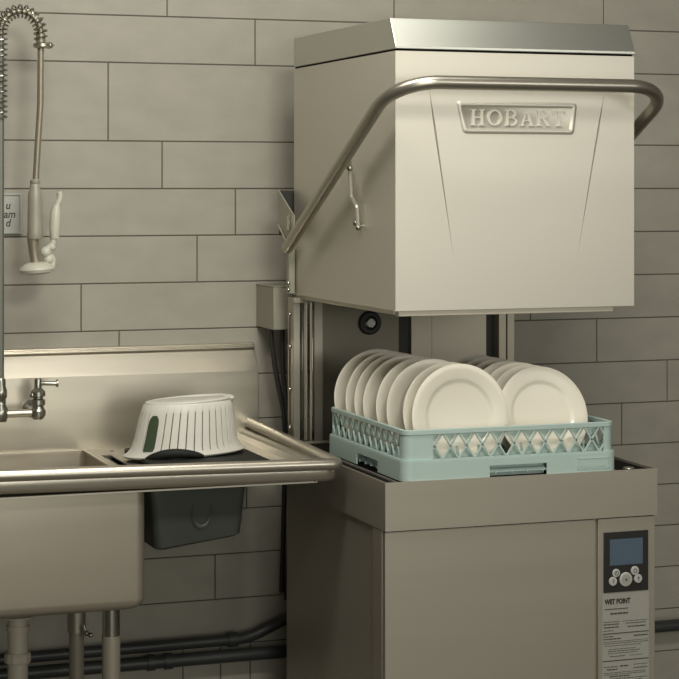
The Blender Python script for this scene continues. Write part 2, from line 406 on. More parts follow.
# --- base cabinet
bl, br_, bf, bb = 1.4765, 2.128, -0.970, -0.270
b = B()   # counter fascia: four walls with a thin lip, recess inside
t = 0.004
bx(b, bl, br_, bf, bf+t, 0.766, 0.870); bx(b, bl, bl+t, bf+t, bb, 0.766, 0.870)
bx(b, br_-t, br_, bf+t, bb, 0.766, 0.870); bx(b, bl+t, br_-t, bb-t, bb, 0.766, 0.870)
part('counter_fascia', b, 'base', DW, smooth=False)
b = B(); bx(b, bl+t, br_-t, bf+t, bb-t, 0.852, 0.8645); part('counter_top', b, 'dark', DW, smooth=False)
for x in (bl+0.0325, br_-0.0955):
    b = B(); bx(b, x, x+0.003, bf+0.012, bb-0.02, 0.8640, 0.8680); part('rack_guide', b, 'base', DW, smooth=False)
b = B(); lathe(b, [(0.0, 0.8645), (0.013, 0.8645), (0.012, 0.867), (0.0, 0.8675)], 20, Matrix.Translation((2.085, -0.915, 0))); part('cap_plug', b, 'steel', DW)
b = B()  # inner carcass
bx(b, bl+0.012, br_-0.012, bf+0.014, bb-0.01, 0.10, 0.766); part('carcass', b, 'base', DW, smooth=False)
b = B(); bx(b, bl+0.002, 1.9765, bf+0.006, bf+0.022, 0.10, 0.7635); part('front_panel', b, 'base', DW, bevel=0.001)
b = B(); bx(b, 1.9830, br_-0.004, bf+0.004, bf+0.022, 0.10, 0.7635); CPN = part('control_panel', b, 'base', DW, bevel=0.001)
b = B(); bx(b, bl+0.001, bl+0.013, bf+0.024, bf+0.081, 0.10, 0.7655); part('corner_post', b, 'base', DW, bevel=0.001)
b = B(); bx(b, bl+0.006, bl+0.013, bf+0.081, bb, 0.10, 0.7655); part('side_panel', b, 'base', DW, smooth=False)
for x in (bl+0.05, br_-0.05):
    for y in (bf+0.06, bb-0.06):
        b = B(); cyl(b, (x, y, 0.0), (x, y, 0.10), 0.02); part('foot', b, 'steel', DW)
# display, buttons
fy = bf+0.004
b = B(); bx(b, 1.9955, 2.1065, fy-0.0025, fy+0.001, 0.5990, 0.7330); DP = part('display', b, 'bezel', CPN, bevel=0.001)
b = B(); bx(b, 2.0100, 2.0920, fy-0.0032, fy-0.002, 0.6590, 0.7170); part('screen', b, 'screen', DP, smooth=False)
def pbutton(x, z, r_):
    mt = Matrix.Translation((x, fy-0.0025, z)) @ Matrix.Rotation(R(90), 4, 'X')
    b = B(); lathe(b, [(0, 0), (r_, 0), (r_, 0.0015), (r_*0.9, 0.0028), (0, 0.0028)], 28, mt)
    return part('button', b, 'button', DP)
def glyph(x, z, s, kind):
    b = B(); y0, y1 = fy-0.0062, fy-0.0051
    def seg(p, q, t_=0.0011):
        p = Vector(p); q = Vector(q); d = (q-p).normalized(); n_ = Vector((-d.y, d.x))*t_/2
        prism(b, [tuple(p+n_), tuple(q+n_), tuple(q-n_), tuple(p-n_)], 'y', y0, y1)
    if kind == 'play': prism(b, [(x-s*.4, z-s*.6), (x+s*.6, z), (x-s*.4, z+s*.6)], 'y', y0, y1)
    if kind == 'up': seg((x, z-s), (x, z+s)); seg((x, z+s), (x-s*.6, z+s*.2)); seg((x, z+s), (x+s*.6, z+s*.2))
    if kind == 'ring':
        for k in range(10):
            a0, a1 = 2*math.pi*k/10, 2*math.pi*(k+1)/10
            seg((x+s*math.cos(a0), z+s*math.sin(a0)), (x+s*math.cos(a1), z+s*math.sin(a1)))
    if kind == 'zag': seg((x-s*.6, z+s), (x+s*.5, z+s*.8)); seg((x+s*.5, z+s*.8), (x-s*.2, z-s))
    if kind == 'power':
        for k in range(1, 10):
            a0, a1 = R(90)+2*math.pi*k/11, R(90)+2*math.pi*(k+1)/11
            seg((x+s*math.cos(a0), z+s*math.sin(a0)), (x+s*math.cos(a1), z+s*math.sin(a1)))
        seg((x, z), (x, z+s*1.2))
    return part('symbol', b, 'ink', DP, smooth=False)
for (x, z, r_, kd) in ((2.0255, 0.6420, 0.0093, 'power'), (2.0720, 0.6445, 0.0100, 'ring'), (2.0175, 0.6240, 0.0100, 'zag'), (2.0800, 0.6265, 0.0100, 'up'), (2.0495, 0.6265, 0.0158, 'play')):
    pbutton(x, z, r_); glyph(x, z, 0.0042, kd)
b = B(); prism(b, [(0, 0)]*0 or [(2.0495+0.0115*math.cos(2*math.pi*k/28), 0.6265+0.0115*math.sin(2*math.pi*k/28)) for k in range(28)], 'y', fy-0.0058, fy-0.0052)
part('button_face', b, 'paper', DP, smooth=False)
glyph(2.0495, 0.6265, 0.0052, 'play').location.y -= 0.0006
# sticker
b = B(); bx(b, 1.9925, 2.1085, fy-0.0012, fy+0.0005, 0.385, 0.5970); ST = part('sticker', b, 'paper', CPN, smooth=False)
def text_mesh(body, x, z, size, y, m, root, name='lettering', shear=0.0, sxx=1.0, bold=0.0):
    cu = bpy.data.curves.new('text', 'FONT'); cu.body = body; cu.size = size; cu.extrude = 0.0002; cu.shear = shear; cu.offset = bold
    to = bpy.data.objects.new('text', cu); COL.objects.link(to)
    bpy.context.view_layer.update()
    me = bpy.data.meshes.new_from_object(to.evaluated_get(bpy.context.evaluated_depsgraph_get()))
    bpy.data.objects.remove(to)
    bm = bmesh.new(); bm.from_mesh(me); bpy.data.meshes.remove(me)
    bmesh.ops.transform(bm, matrix=Matrix.Translation((x, y, z)) @ Matrix.Rotation(R(90), 4, 'X') @ Matrix.Diagonal((sxx, 1, 1, 1)), verts=bm.verts)
    return part(name, bm, m, root, smooth=False)
sy = fy-0.0014
text_mesh('WET POINT', 1.9985, 0.5735, 0.0150, sy, 'ink', ST, bold=0.0009, sxx=0.78)
b = B(); rnd = random.Random(11)
def ln(x0, x1, z, h=0.0014): bx(b, x0, x1, sy-0.0003, sy+0.0002, z, z+h)
ln(1.998, 2.056, 0.5610, 0.0018)
def fauxline(x0, x1, z, h):
    x = x0
    while x < x1:
        l_ = rnd.uniform(0.004, 0.012); ln(x, min(x+l_, x1), z, h); x += l_+0.0012
fauxline(2.012, 2.056, 0.5500, 0.0032)
for (x0, x1, z, h) in ((1.995, 2.035, .5330, .0014), (2.042, 2.105, .5330, .0010), (1.995, 2.033, .5270, .0022), (2.050, 2.100, .5275, .0016),
    (1.995, 2.034, .5205, .0022), (2.055, 2.100, .5195, .0022), (1.995, 2.020, .5135, .0014), (1.995, 2.020, .5005, .0016),
    (2.070, 2.106, .4985, .0024), (1.995, 2.038, .4945, .0022), (1.995, 2.106, .4890, .0010), (1.995, 2.106, .4850, .0010), (1.998, 2.090, .4800, .0010),
    (2.008, 2.075, .4720, .0010), (2.006, 2.086, .4675, .0012), (2.006, 2.080, .4630, .0010), (2.010, 2.050, .4560, .0014), (2.060, 2.092, .4560, .0010),
    (1.996, 2.030, .4330, .0016), (2.036, 2.056, .4330, .0024), (2.070, 2.104, .4350, .0010), (2.004, 2.030, .4265, .0024), (2.070, 2.104, .4270, .0018),
    (1.996, 2.100, .4200, .0010), (1.996, 2.100, .4160, .0010), (2.010, 2.060, .4110, .0020), (1.996, 2.104, .4060, .0012), (1.996, 2.090, .4010, .0012), (1.996, 2.080, .3960, .0010)):
    fauxline(x0, x1, z, h)
ln(1.994, 2.1075, 0.5065, 0.0020); ln(1.994, 2.1075, 0.4460, 0.0020)
part('printing', b, 'ink', ST, smooth=False)

# ------------------------------------------------------------------ junction box and cables
t = thing('junction_box', 'small grey metal junction box on the wall left of the dishwasher', 'electrical box', (1.52, -0.08, 1.14))
b = B(); bx(b, 1.486, 1.560, -0.150, -0.002, 1.1385, 1.2460); part('box_body', b, 'box', t, bevel=0.0015)
b = B(); bx(b, 1.485, 1.561, -0.151, -0.003, 1.2462, 1.2485); part('lid', b, 'box', t, bevel=0.001)
for lab, pts, r_ in (('black cable hanging from the grey junction box, nearer the sink', [(1.492, -0.11, 1.139), (1.494, -0.11, 1.10), (1.505, -0.115, 1.02), (1.523, -0.12, 0.93), (1.528, -0.12, 0.86), (1.528, -0.10, 0.60), (1.530, -0.08, 0.46)], 0.0065),
                     ('black cable hanging from the grey junction box, nearer the dishwasher posts', [(1.520, -0.12, 1.139), (1.519, -0.12, 1.10), (1.520, -0.125, 1.02), (1.530, -0.13, 0.93), (1.536, -0.13, 0.86), (1.540, -0.11, 0.60), (1.542, -0.08, 0.44)], 0.006)):
    b = B(); tube(b, fillet(pts, 0.15, 5), r_, 10)
    o = obj('cable', b, 'black'); o['label'] = lab; o['category'] = 'cable'; o['group'] = 'black cables beside the dishwasher'

# ------------------------------------------------------------------ sink
SK = thing('sink_unit', 'stainless steel sink with splashback and rolled rim, left of the dishwasher', 'sink', (0.9, -0.35, 0.0))
sx0, sxr = 0.30, 1.474
ry, rz, rr = -0.742, 0.882, 0.0135
rx = 1.4515
b = B(); tube(b, fillet([(sx0, ry, rz+0.016), (rx, ry, rz-0.001), (rx, -0.066, rz+0.013)], 0.016, 8), rr, 20)
RIM = part('rolled_rim', b, 'sink', SK)
b = B(); tube(b, [(rx, -0.066, rz+0.013), (rx, -0.057, rz+0.013)], rr+0.0008, 20); part('rim_end', b, 'chrome', RIM)
# apron below the rim, rounded under and returning at the right end
b = B()
out = [(0.0, 0.0), (-0.004, -0.010), (-0.004, -0.030), (0.001, -0.038), (0.010, -0.041), (0.028, -0.041)]
inn_ = [(0.028, -0.039), (0.011, -0.039), (0.003, -0.036), (-0.001, -0.030), (-0.001, -0.010), (0.003, 0.0)]
sec = out+inn_
path = [(sx0, ry, 0.0145, 0, 1), (rx-0.030, ry, 0.0, 0, 1), (rx-0.012, ry+0.006, 0.0, -1, 1), (rx-0.004, ry+0.022, 0.0, -1, 0), (rx-0.004, -0.07, 0.012, -1, 0)]
secs = []
for (px_, py_, dz_, nx, ny) in path:
    secs.append([b.verts.new((px_+nx*q, py_+ny*q, rz+dz_+zz)) for q, zz in sec])
for a, c in zip(secs, secs[1:]):
    for i in range(len(sec)): b.faces.new((a[i], a[(i+1) % len(sec)], c[(i+1) % len(sec)], c[i]))
b.faces.new(secs[0]); b.faces.new(secs[-1][::-1])
part('apron', b, 'sink', SK, angle=50)
b = B()   # inner slopes from the rim down to the deck
prism(b, [(ry+0.008, rz-0.004), (ry+0.050, 0.8455), (ry+0.050, 0.8425), (ry+0.003, rz-0.010)], 'x', sx0, rx)
part('inner_slope', b, 'sink', SK, smooth=False)
b = B(); prism(b, [(rx-0.008, rz-0.003), (rx-0.020, rz-0.008), (rx-0.024, rz-0.014), (rx-0.040, 0.8600), (rx-0.058, 0.8455), (rx-0.058, 0.8425), (rx-0.003, rz-0.012)], 'y', ry, -0.057)
part('inner_slope', b, 'steel', SK, smooth=False)
# splashback
b = B()
prism(b, [(-0.003, 0.80), (-0.055, 0.80), (-0.055, 1.0285), (-0.0155, 1.084), (-0.0175, 1.0955), (-0.008, 1.0975), (-0.003, 1.0975)], 'x', sx0, 1.4765)
part('splashback', b, 'sink', SK, smooth=False, bevel=0.002)
b = B(); bx(b, sx0, 1.4765, -0.0245, -0.015, 1.0840, 1.0890); part('splash_lip', b, 'sink', SK, bevel=0.0015)
# deck with openings: built as strips
dz0, dz1 = 0.842, 0.8455
b = B()
bx(b, sx0, rx-0.05, -0.078, -0.055, dz0, dz1)          # rear strip
bx(b, sx0, rx-0.05, ry, ry+0.060, dz0, dz1)            # front strip
bx(b, 1.019, 1.038, ry+0.060, -0.078, dz0, dz1)        # divider
bx(b, 1.038, 1.062, -0.172, -0.078, dz0, dz1)
bx(b, 1.062, 1.099, ry+0.060, -0.172, dz0, dz1)
bx(b, 1.3700, rx-0.05, ry+0.060, -0.078, dz0, dz1)     # right strip
bx(b, 1.062, 1.3700, -0.172, -0.078, dz0, dz1)
bx(b, sx0, 0.33, ry+0.060, -0.078, dz0, dz1)
part('deck', b, 'steel', SK, smooth=False)
b = B()
prism(b, rrect(1.012, 1.019, ry+0.06, -0.080, 0.003), 'z', dz1-0.001, dz1+0.003); part('basin_lip', b, 'sink', SK)
b = B(); lathe(b, [(0.0, dz1), (0.006, dz1), (0.005, dz1+0.001), (0, dz1+0.001)], 16, Matrix.Translation((1.080, -0.108, 0))); part('deck_hole', b, 'black', SK)
# basin: rounded box, hollow
b = B()
x0, x1, y0, y1, zz0, zz1 = 0.34, 1.0215, -0.700, -0.078, 0.5765, 0.8435
R0 = [(0.0, 0.026), (0.003, 0.014), (0.009, 0.006), (0.017, 0.0015), (0.030, 0.0)]
def ring(ins, z, r_, flip=False): return [b.verts.new((x, y, z)) for x, y in rrect(x0+ins, x1-ins, y0+ins, y1-ins, r_)]
rings = [ring(0, zz1, 0.022), ring(0, zz0+0.026, 0.022)]
for ins, dz in R0[1:]: rings.append(ring(ins, zz0+dz, 0.022+ins*0.3))
inner = [ring(0.004, zz1, 0.018), ring(0.004, zz0+0.030, 0.018)]
for ins, dz in R0[1:]: inner.append(ring(ins+0.004, zz0+dz+0.004, 0.022+ins*0.3))
n = len(rings[0])
for seq in (rings, inner):
    for a, c in zip(seq, seq[1:]):
        for i in range(n): b.faces.new((a[i], a[(i+1) % n], c[(i+1) % n], c[i]))
    b.faces.new(seq[-1])
for i in range(n): b.faces.new((rings[0][i], rings[0][(i+1) % n], inner[0][(i+1) % n], inner[0][i]))
part('basin', b, 'basin', SK, angle=50)
# legs and drain
def sink_leg(x, y):
    b = B(); tube(b, [(x, y, 0.842), (x, y, 0.505)], 0.0195, 20); L = part('leg', b, 'dchrome', SK)
    b = B(); tube(b, [(x, y, 0.505), (x, y, 0.03)], 0.0205, 20); part('leg_sleeve', b, 'sleeve', L)
    b = B(); lathe(b, [(0, 0), (0.025, 0), (0.022, 0.03), (0.0, 0.031)], 20, Matrix.Translation((x, y, 0))); part('foot', b, 'black', L)
sink_leg(0.966, -0.600)
DR = thing('drain_pipe', 'off-white plastic drain pipe with a coupling nut under the sink basin', 'pipe', (0.803, -0.35, 0.0))
b = B(); tube(b, [(0.803, -0.35, 0.564), (0.803, -0.35, 0.03)], 0.0235, 24); part('pipe_body', b, 'pvc', DR)
b = B(); lathe(b, [(0.0, 0.520), (0.026, 0.520), (0.038, 0.523), (0.038, 0.527), (0.03, 0.527), (0.0, 0.527)], 28, Matrix.Translation((0.803, -0.35, -0.018))); part('flange', b, 'pvc', DR)
b = B()
for z in (0.475,): tube(b, [(0.803, -0.35, z), (0.803, -0.35, z+0.012)], 0.0265, 24)
part('collar', b, 'pvc', DR)
b = B(); lathe(b, [(0.0, 0.400), (0.029, 0.400), (0.031, 0.404), (0.031, 0.418), (0.028, 0.424), (0.0, 0.424)], 12, Matrix.Translation((0.803, -0.35, 0.0))); part('nut', b, 'pvc', DR, smooth=False)
VP = thing('waste_pipe', 'grey metal pipe with a small chrome valve between drain pipe and sink leg', 'pipe', (0.951, -0.30, 0.0))
b = B(); tube(b, [(0.951, -0.30, 0.564), (0.951, -0.30, 0.450)], 0.0215, 24); part('pipe_top', b, 'steel', VP)
b = B(); tube(b, [(0.951, -0.30, 0.450), (0.951, -0.30, 0.0)], 0.0175, 24); part('pipe_body', b, 'sleeve', VP)
b = B(); tube(b, fillet([(0.961, -0.33, 0.470), (0.965, -0.335, 0.455), (0.972, -0.34, 0.450)], 0.01, 4), 0.004, 10); ball(b, (0.967, -0.335, 0.452), .0065); ball(b, (0.976, -0.34, 0.448), .006); part('valve', b, 'dchrome', VP)

# wall pipes
def wallpipe(name, label, pts, r_, bands, m='pipe', grp='dark pipes low on the tiled wall', rad=0.08):
    t_ = thing(name, label, 'pipe', (pts[0][0], pts[0][1], pts[0][2]), grp)
    b = B(); tube(b, fillet(pts, rad, 8) if len(pts) > 2 else pts, r_, 20); part('pipe_body', b, m, t_)
    for p, q in bands:
        b = B(); tube(b, [p, q], r_+0.004, 20); part('coupling', b, m, t_)
wallpipe('wall_pipe', 'upper dark grey pipe under the sink, bending up at its right end',
    [(0.3, -0.05, 0.335), (1.45, -0.05, 0.341), (1.55, -0.05, 0.383), (1.62, -0.05, 0.415)], 0.0145, [((1.395, -0.05, 0.3405), (1.42, -0.05, 0.341))], rad=0.18)
wallpipe('wall_pipe', 'dark grey straight pipe along the wall under the sink, lower one',
    [(0.3, -0.06, 0.300), (1.62, -0.06, 0.302)], 0.0165, [((1.18, -0.06, 0.3015), (1.20, -0.06, 0.3015)), ((1.225, -0.06, 0.3015), (1.245, -0.06, 0.3015))])
wallpipe('wall_pipe', 'short dark pipe visible on the wall right of the dishwasher', [(2.05, -0.06, 0.284), (4.2, -0.06, 0.284)], 0.0165, [])

# ------------------------------------------------------------------ black tub with lid in the table opening
TB = thing('utility_tub', 'dark grey plastic tub hanging through the opening of the sink deck', 'tub', (1.20, -0.40, 0.70))
b = B()
def oring(ins, z, r_, sl=0.0):
    return [b.verts.new((x, y, z+sl*(x-1.15))) for x, y in rrect(1.045+ins, 1.270-ins*0.55, -0.640+ins, -0.178-ins, r_)]
seq = [oring(0.0, 0.8415, 0.015), oring(0.0, 0.835, 0.015), oring(0.006, 0.80, 0.016), oring(0.012, 0.735, 0.018, 0.08), oring(0.016, 0.704, 0.020, 0.12), oring(0.024, 0.699, 0.020, 0.13)]
inn = [oring(0.004, 0.8415, 0.012), oring(0.010, 0.80, 0.012), oring(0.016, 0.735, 0.015, 0.08), oring(0.026, 0.706, 0.018, 0.13)]
n = len(seq[0])
for sq in (seq, inn):
    for a, c in zip(sq, sq[1:]):
        for i in range(n): b.faces.new((a[i], a[(i+1) % n], c[(i+1) % n], c[i]))
    b.faces.new(sq[-1])
for i in range(n): b.faces.new((seq[0][i], seq[0][(i+1) % n], inn[0][(i+1) % n], inn[0][i]))
part('tub_body', b, 'tub', TB, angle=50)
b = B(); prism(b, rrect(1.102, 1.262, -0.630, -0.185, 0.01), 'z', 0.830, 0.849); part('neck', b, 'tub', TB)
b = B(); prism(b, rrect(1.094, 1.3750, -0.680, -0.165, 0.02), 'z', 0.8485, 0.8600); part('tub_lid', b, 'lid', TB, bevel=0.0025)
b = B()
mt = Matrix.Translation((1.165, -0.632, 0.775)) @ Matrix.Rotation(R(90), 4, 'X')
lathe(b, [(0.024, 0.0), (0.028, 0.0015), (0.032, 0.0)], 24, mt, sx=0.8, sy=1.3); part('moulded_ring', b, 'tub', TB)

# ------------------------------------------------------------------ colander upside down
CL = thing('colander', 'white plastic colander with slots and a green grip, lying upside down beside the sink', 'colander', (1.2125, -0.305, 0.8610))
prof_o = [(0.147, 0.000), (0.149, 0.004), (0.141, 0.009), (0.131, 0.020), (0.125, 0.045), (0.119, 0.080), (0.113, 0.110), (0.107, 0.124), (0.105, 0.127)]
b = B(); n = 96; SY = 0.62
cc = Vector((1.2125, -0.305, 0.8610))
tilt = Matrix.Translation(cc) @ Matrix.Rotation(R(-2.2), 4, 'Y')
zs = [0.026, 0.097]
def rad(z):
    for (r0, z0), (r1, z1) in zip(prof_o, prof_o[1:]):
        if z0 <= z <= z1: return r0+(r1-r0)*(z-z0)/(z1-z0)
    return prof_o[-1][0]
levels = [(0.147, 0.0), (0.149, 0.004), (0.141, 0.009), (rad(0.014), 0.014), (rad(0.024), 0.024), (rad(0.045), 0.045), (rad(0.080), 0.080), (rad(0.104), 0.104), (0.108, 0.122), (0.101, 0.127), (0.0, 0.127)]
rings = []
ncol = 400
ang = [2*math.pi*k/ncol for k in range(ncol)]
for r_, z in levels:
    if r_ == 0: rings.append([b.verts.new((0, 0, z))]); continue
    rings.append([b.verts.new((r_*math.cos(a), r_*SY*math.sin(a), z)) for a in ang])
for li, (a, c) in enumerate(zip(rings, rings[1:])):
    for k in range(ncol):
        l = (k+1) % ncol
        if len(c) == 1: b.faces.new((a[k], a[l], c[0])); continue
        slot = (k % 10 == 0) and 3 <= li <= 6 and not (234 <= k <= 258)
        if slot: continue
        b.faces.new((a[k], a[l], c[l], c[k]))
for v in b.verts: v.co = tilt @ (v.co+Vector((v.co.z*0.11, 0, 0)))
body = part('bowl', b, 'white', CL, angle=50)
md = body.modifiers.new('solid', 'SOLIDIFY'); md.thickness = 0.0022; md.offset = -1
b = B()   # tilted foot ring on the bottom
tube(b, [tilt @ Vector((0.104*math.cos(a)+0.016, 0.100*SY*math.sin(a), 0.126+0.002*math.cos(a))) for a in ang[::5]], 0.0040, 8, closed=True)
part('foot_ring', b, 'white', CL)
# pour lip at the right of the ring
b = B(); ball(b, tilt @ Vector((0.112, -0.012, 0.126)), 0.016, 0.9, 1.2, 0.5); part('pour_lip', b, 'white', CL)
def on_side(a, z, off): 
    r_ = rad(z)+off; return tilt @ Vector((r_*math.cos(a)+z*0.11, r_*SY*math.sin(a), z))
def grip(a0, a1, z0, z1, m, name, off=0.004, N=8, K=12, label=None):
    b = B(); g0 = []; g1 = []
    for j in range(K+1):
        s = j/K; z = z0+(z1-z0)*s; row0 = []; row1 = []
        wd = 1.0 if s < 0.75 else math.sqrt(max(0.05, 1-((s-0.75)/0.27)**2))
        if s < 0.08: wd = 0.9
        for i in range(N+1):
            am = (a0+a1)/2+(a1-a0)*(i/N-0.5)*wd
            row0.append(b.verts.new(on_side(am, z, -0.001))); row1.append(b.verts.new(on_side(am, z, off)))
        g0.append(row0); g1.append(row1)
    for j in range(K):
        for i in range(N):
            b.faces.new((g1[j][i], g1[j][i+1], g1[j+1][i+1], g1[j+1][i]))
            b.faces.new((g0[j][i], g0[j+1][i], g0[j+1][i+1], g0[j][i+1]))
    for j in range(K):
        for i in (0, N): b.faces.new((g0[j][i], g0[j+1][i], g1[j+1][i], g1[j][i]))
    for i in range(N):
        for j in (0, K): b.faces.new((g0[j][i], g0[j][i+1], g1[j][i+1], g1[j][i]))
    return part(name, b, m, CL, label=label)
gp = grip(R(212), R(226), 0.018, 0.100, 'green', 'grip', 0.004, label='green textured grip on the bowl')
# grey curved handle lying over the rim at the front
b = B()
pts = []
for k in range(13):
    s = k/12; a = R(224+54*s); z = 0.003+0.011*math.sin(math.pi*s)
    r_ = 0.156; pts.append(tilt @ Vector((r_*math.cos(a), r_*SY*math.sin(a), z)))
tube(b, pts, [0.003+0.0085*math.sin(math.pi*k/12)**0.6 for k in range(13)], 12)
part('rim_handle', b, 'lid', CL, label='dark grey rim handle')

# ------------------------------------------------------------------ pre-rinse faucet
FY = -0.15
FC = thing('spray_faucet', 'metal pre-rinse faucet with spring hose standing at the splashback', 'faucet', (0.797, FY, 0.86))
b = B(); cyl(b, (0.797, FY, 0.96), (0.797, FY, 1.86), 0.0085, 16); part('riser', b, 'riser', FC)
b = B(); lathe(b, [(0, 0.935), (0.015, 0.935), (0.018, 0.95), (0.018, 0.965), (0.013, 0.975), (0.013, 0.99), (0.016, 0.995), (0.016, 1.01), (0.0125, 1.02), (0.0125, 1.035), (0.010, 1.04), (0, 1.04)], 20, Matrix.Translation((0.797, FY, 0))); part('riser_nut', b, 'dchrome', FC)
b = B()
tube(b, fillet([(0.60, FY, 0.953), (0.8878, FY, 0.953), (0.8878, FY, 0.972)], 0.009, 5), 0.0095, 18)
part('cross_pipe', b, 'tube', FC)
b = B()
lathe(b, [(0, 0.936), (0.011, 0.937), (0.0185, 0.946), (0.0190, 0.958), (0.0135, 0.966), (0.0135, 0.969), (0.0175, 0.973), (0.0175, 0.984), (0.012, 0.988), (0.012, 0.990), (0.0180, 0.994), (0.0180, 1.004), (0.012, 1.010), (0.0090, 1.013), (0.0090, 1.030), (0.008, 1.036), (0, 1.036)], 20, Matrix.Translation((0.8878, FY, 0)))
cyl(b, (0.8878, FY, 0.953), (0.8878, -0.055, 0.953), 0.012); cyl(b, (0.8878, -0.062, 0.953), (0.8878, -0.055, 0.953), 0.022)
ball(b, (0.873, FY-0.005, 0.996), .0065)
V = part('valve', b, 'dchrome', FC)
b = B(); tube(b, [(0.886, FY, 1.0245), (0.900, FY, 1.0235), (0.930, FY, 1.0225), (0.9325, FY, 1.0225), (0.9330, FY, 1.0225), (0.9365, FY, 1.0225)], [0.0068, 0.0052, 0.0058, 0.0060, 0.0095, 0.0095], 16); part('valve_handle', b, 'dchrome', V)
# spring around riser top and arch; hose inside
arch = [Vector((0.797, FY, 1.66+0.01*k)) for k in range(22)]
cxa, rza = 0.8455, 0.0485
arch += [Vector((cxa-rza*math.cos(R(a)), FY, 1.874+rza*1.05*math.sin(R(a)))) for a in range(5, 181, 5)]
arch += [Vector((0.8942, FY, 1.865)), Vector((0.8945, FY, 1.855)), Vector((0.8945, FY, 1.840))]
b = B(); tube(b, arch[::1], 0.0075, 12); part('inner_hose', b, 'hose', FC)
# resample
L = [0.0]
for p, q in zip(arch, arch[1:]): L.append(L[-1]+(q-p).length)
def at(s):
    for i in range(1, len(L)):
        if s <= L[i]:
            f = (s-L[i-1])/(L[i]-L[i-1]); return arch[i-1].lerp(arch[i], f), (arch[i]-arch[i-1]).normalized()
    return arch[-1], (arch[-1]-arch[-2]).normalized()
pitch = 0.0125; tot = L[-1]-0.018; turns = tot/pitch; N = int(turns*14)
hel = []
for k in range(N+1):
    s = tot*k/N; p, tg = at(s); a = 2*math.pi*turns*k/N
    nrm = Vector((0, 1, 0)); bn = tg.cross(nrm)
    hel.append(p+(nrm*math.cos(a)+bn*math.sin(a))*0.0155)
b = B(); tube(b, hel, 0.0023, 6); part('spring', b, 'dchrome', FC)
b = B(); lathe(b, [(0, 1.818), (0.0105, 1.818), (0.0115, 1.806), (0.011, 1.796), (0, 1.796)], 20, Matrix.Translation((0.8945, FY, 0.054))); part('ferrule', b, 'hose', FC)
b = B(); lathe(b, [(0, 0), (0.017, 0), (0.021, 0.003), (0.021, 0.010), (0.017, 0.013), (0, 0.013)], 24, Matrix.Translation((0.897, FY, 1.837))); ball(b, (0.915, FY, 1.844), 0.011, 1, .9, .8); part('hose_clip', b, 'tube', FC)
b = B(); tube(b, fillet([(0.8945, FY, 1.85), (0.8935, FY, 1.70), (0.887, FY, 1.60), (0.8815, FY, 1.50)], 0.5, 6), 0.0078, 14); part('hose', b, 'hose', FC)
b = B()
lathe(b, [(0, 1.519), (0.010, 1.519), (0.0125, 1.516), (0.0125, 1.510), (0.0110, 1.507), (0.0130, 1.504), (0.0130, 1.495), (0.015, 1.490), (0.0175, 1.478), (0.0180, 1.43), (0.0185, 1.395), (0.0200, 1.378), (0.0185, 1.374), (0.0, 1.374)], 24, Matrix.Translation((0.8805, FY, 0)))
SP = part('sprayer', b, 'grip', FC)
b = B(); tube(b, [(0.8760, FY, 1.376), (0.877, FY, 1.350), (0.880, FY, 1.325), (0.884, FY, 1.312)], [0.015, 0.0125, 0.011, 0.014], 16); part('neck', b, 'hose', SP)
b = B(); lathe(b, [(0, 0.016), (0.012, 0.015), (0.026, 0.013), (0.040, 0.004), (0.0430, -0.003), (0.040, -0.010), (0.024, -0.015), (0, -0.015)], 32, Matrix.Translation((0.8850, FY, 1.3035)) @ Matrix.Rotation(R(-4), 4, 'Y')); part('spray_head', b, 'ivory', SP)
b = B()
tube(b, fillet([(0.922, FY, 1.300), (0.926, FY, 1.325), (0.912, FY, 1.336), (0.905, FY, 1.345), (0.925, FY, 1.362), (0.928, FY, 1.40), (0.930, FY, 1.445), (0.940, FY, 1.468), (0.9425, FY, 1.480), (0.9385, FY, 1.488)], 0.012, 4),
     0.0075, 14)
ball(b, (0.907, FY, 1.342), 0.014); ball(b, (0.914, FY, 1.324), 0.013); ball(b, (0.922, FY, 1.354), 0.010)
part('lever', b, 'ivory', SP)
b = B(); tube(b, [(0.929, FY, 1.375), (0.9285, FY, 1.40), (0.931, FY, 1.44), (0.934, FY, 1.456)], [0.011, 0.0135, 0.0130, 0.008], 14); part('lever_grip', b, 'ivory', SP)

# ------------------------------------------------------------------ wall plaque
PQ = thing('wall_sign', 'small framed grey instruction sign on the tiles behind the spray hose', 'sign', (0.79, -0.002, 1.384))
b = B(); bx(b, 0.700, 0.8745, -0.008, -0.0018, 1.3835, 1.4845); part('backplate', b, 'plaque', PQ, bevel=0.001)
b = B()
for a in ((0.700, 0.8745, 1.4790, 1.4845), (0.700, 0.8745, 1.3835, 1.3890), (0.700, 0.7055, 1.389, 1.479), (0.8690, 0.8745, 1.389, 1.479)): bx(b, a[0], a[1], -0.0115, -0.0075, a[2], a[3])
part('sign_frame', b, 'plaque', PQ, bevel=0.001)
for body, x, z in (('u', 0.8330, 1.4455), ('oam', 0.8150, 1.4235), ('d', 0.8330, 1.4020)):
    text_mesh(body, x, z, 0.027, -0.0084, 'ink', PQ, shear=0.2, sxx=0.9, bold=0.0004)

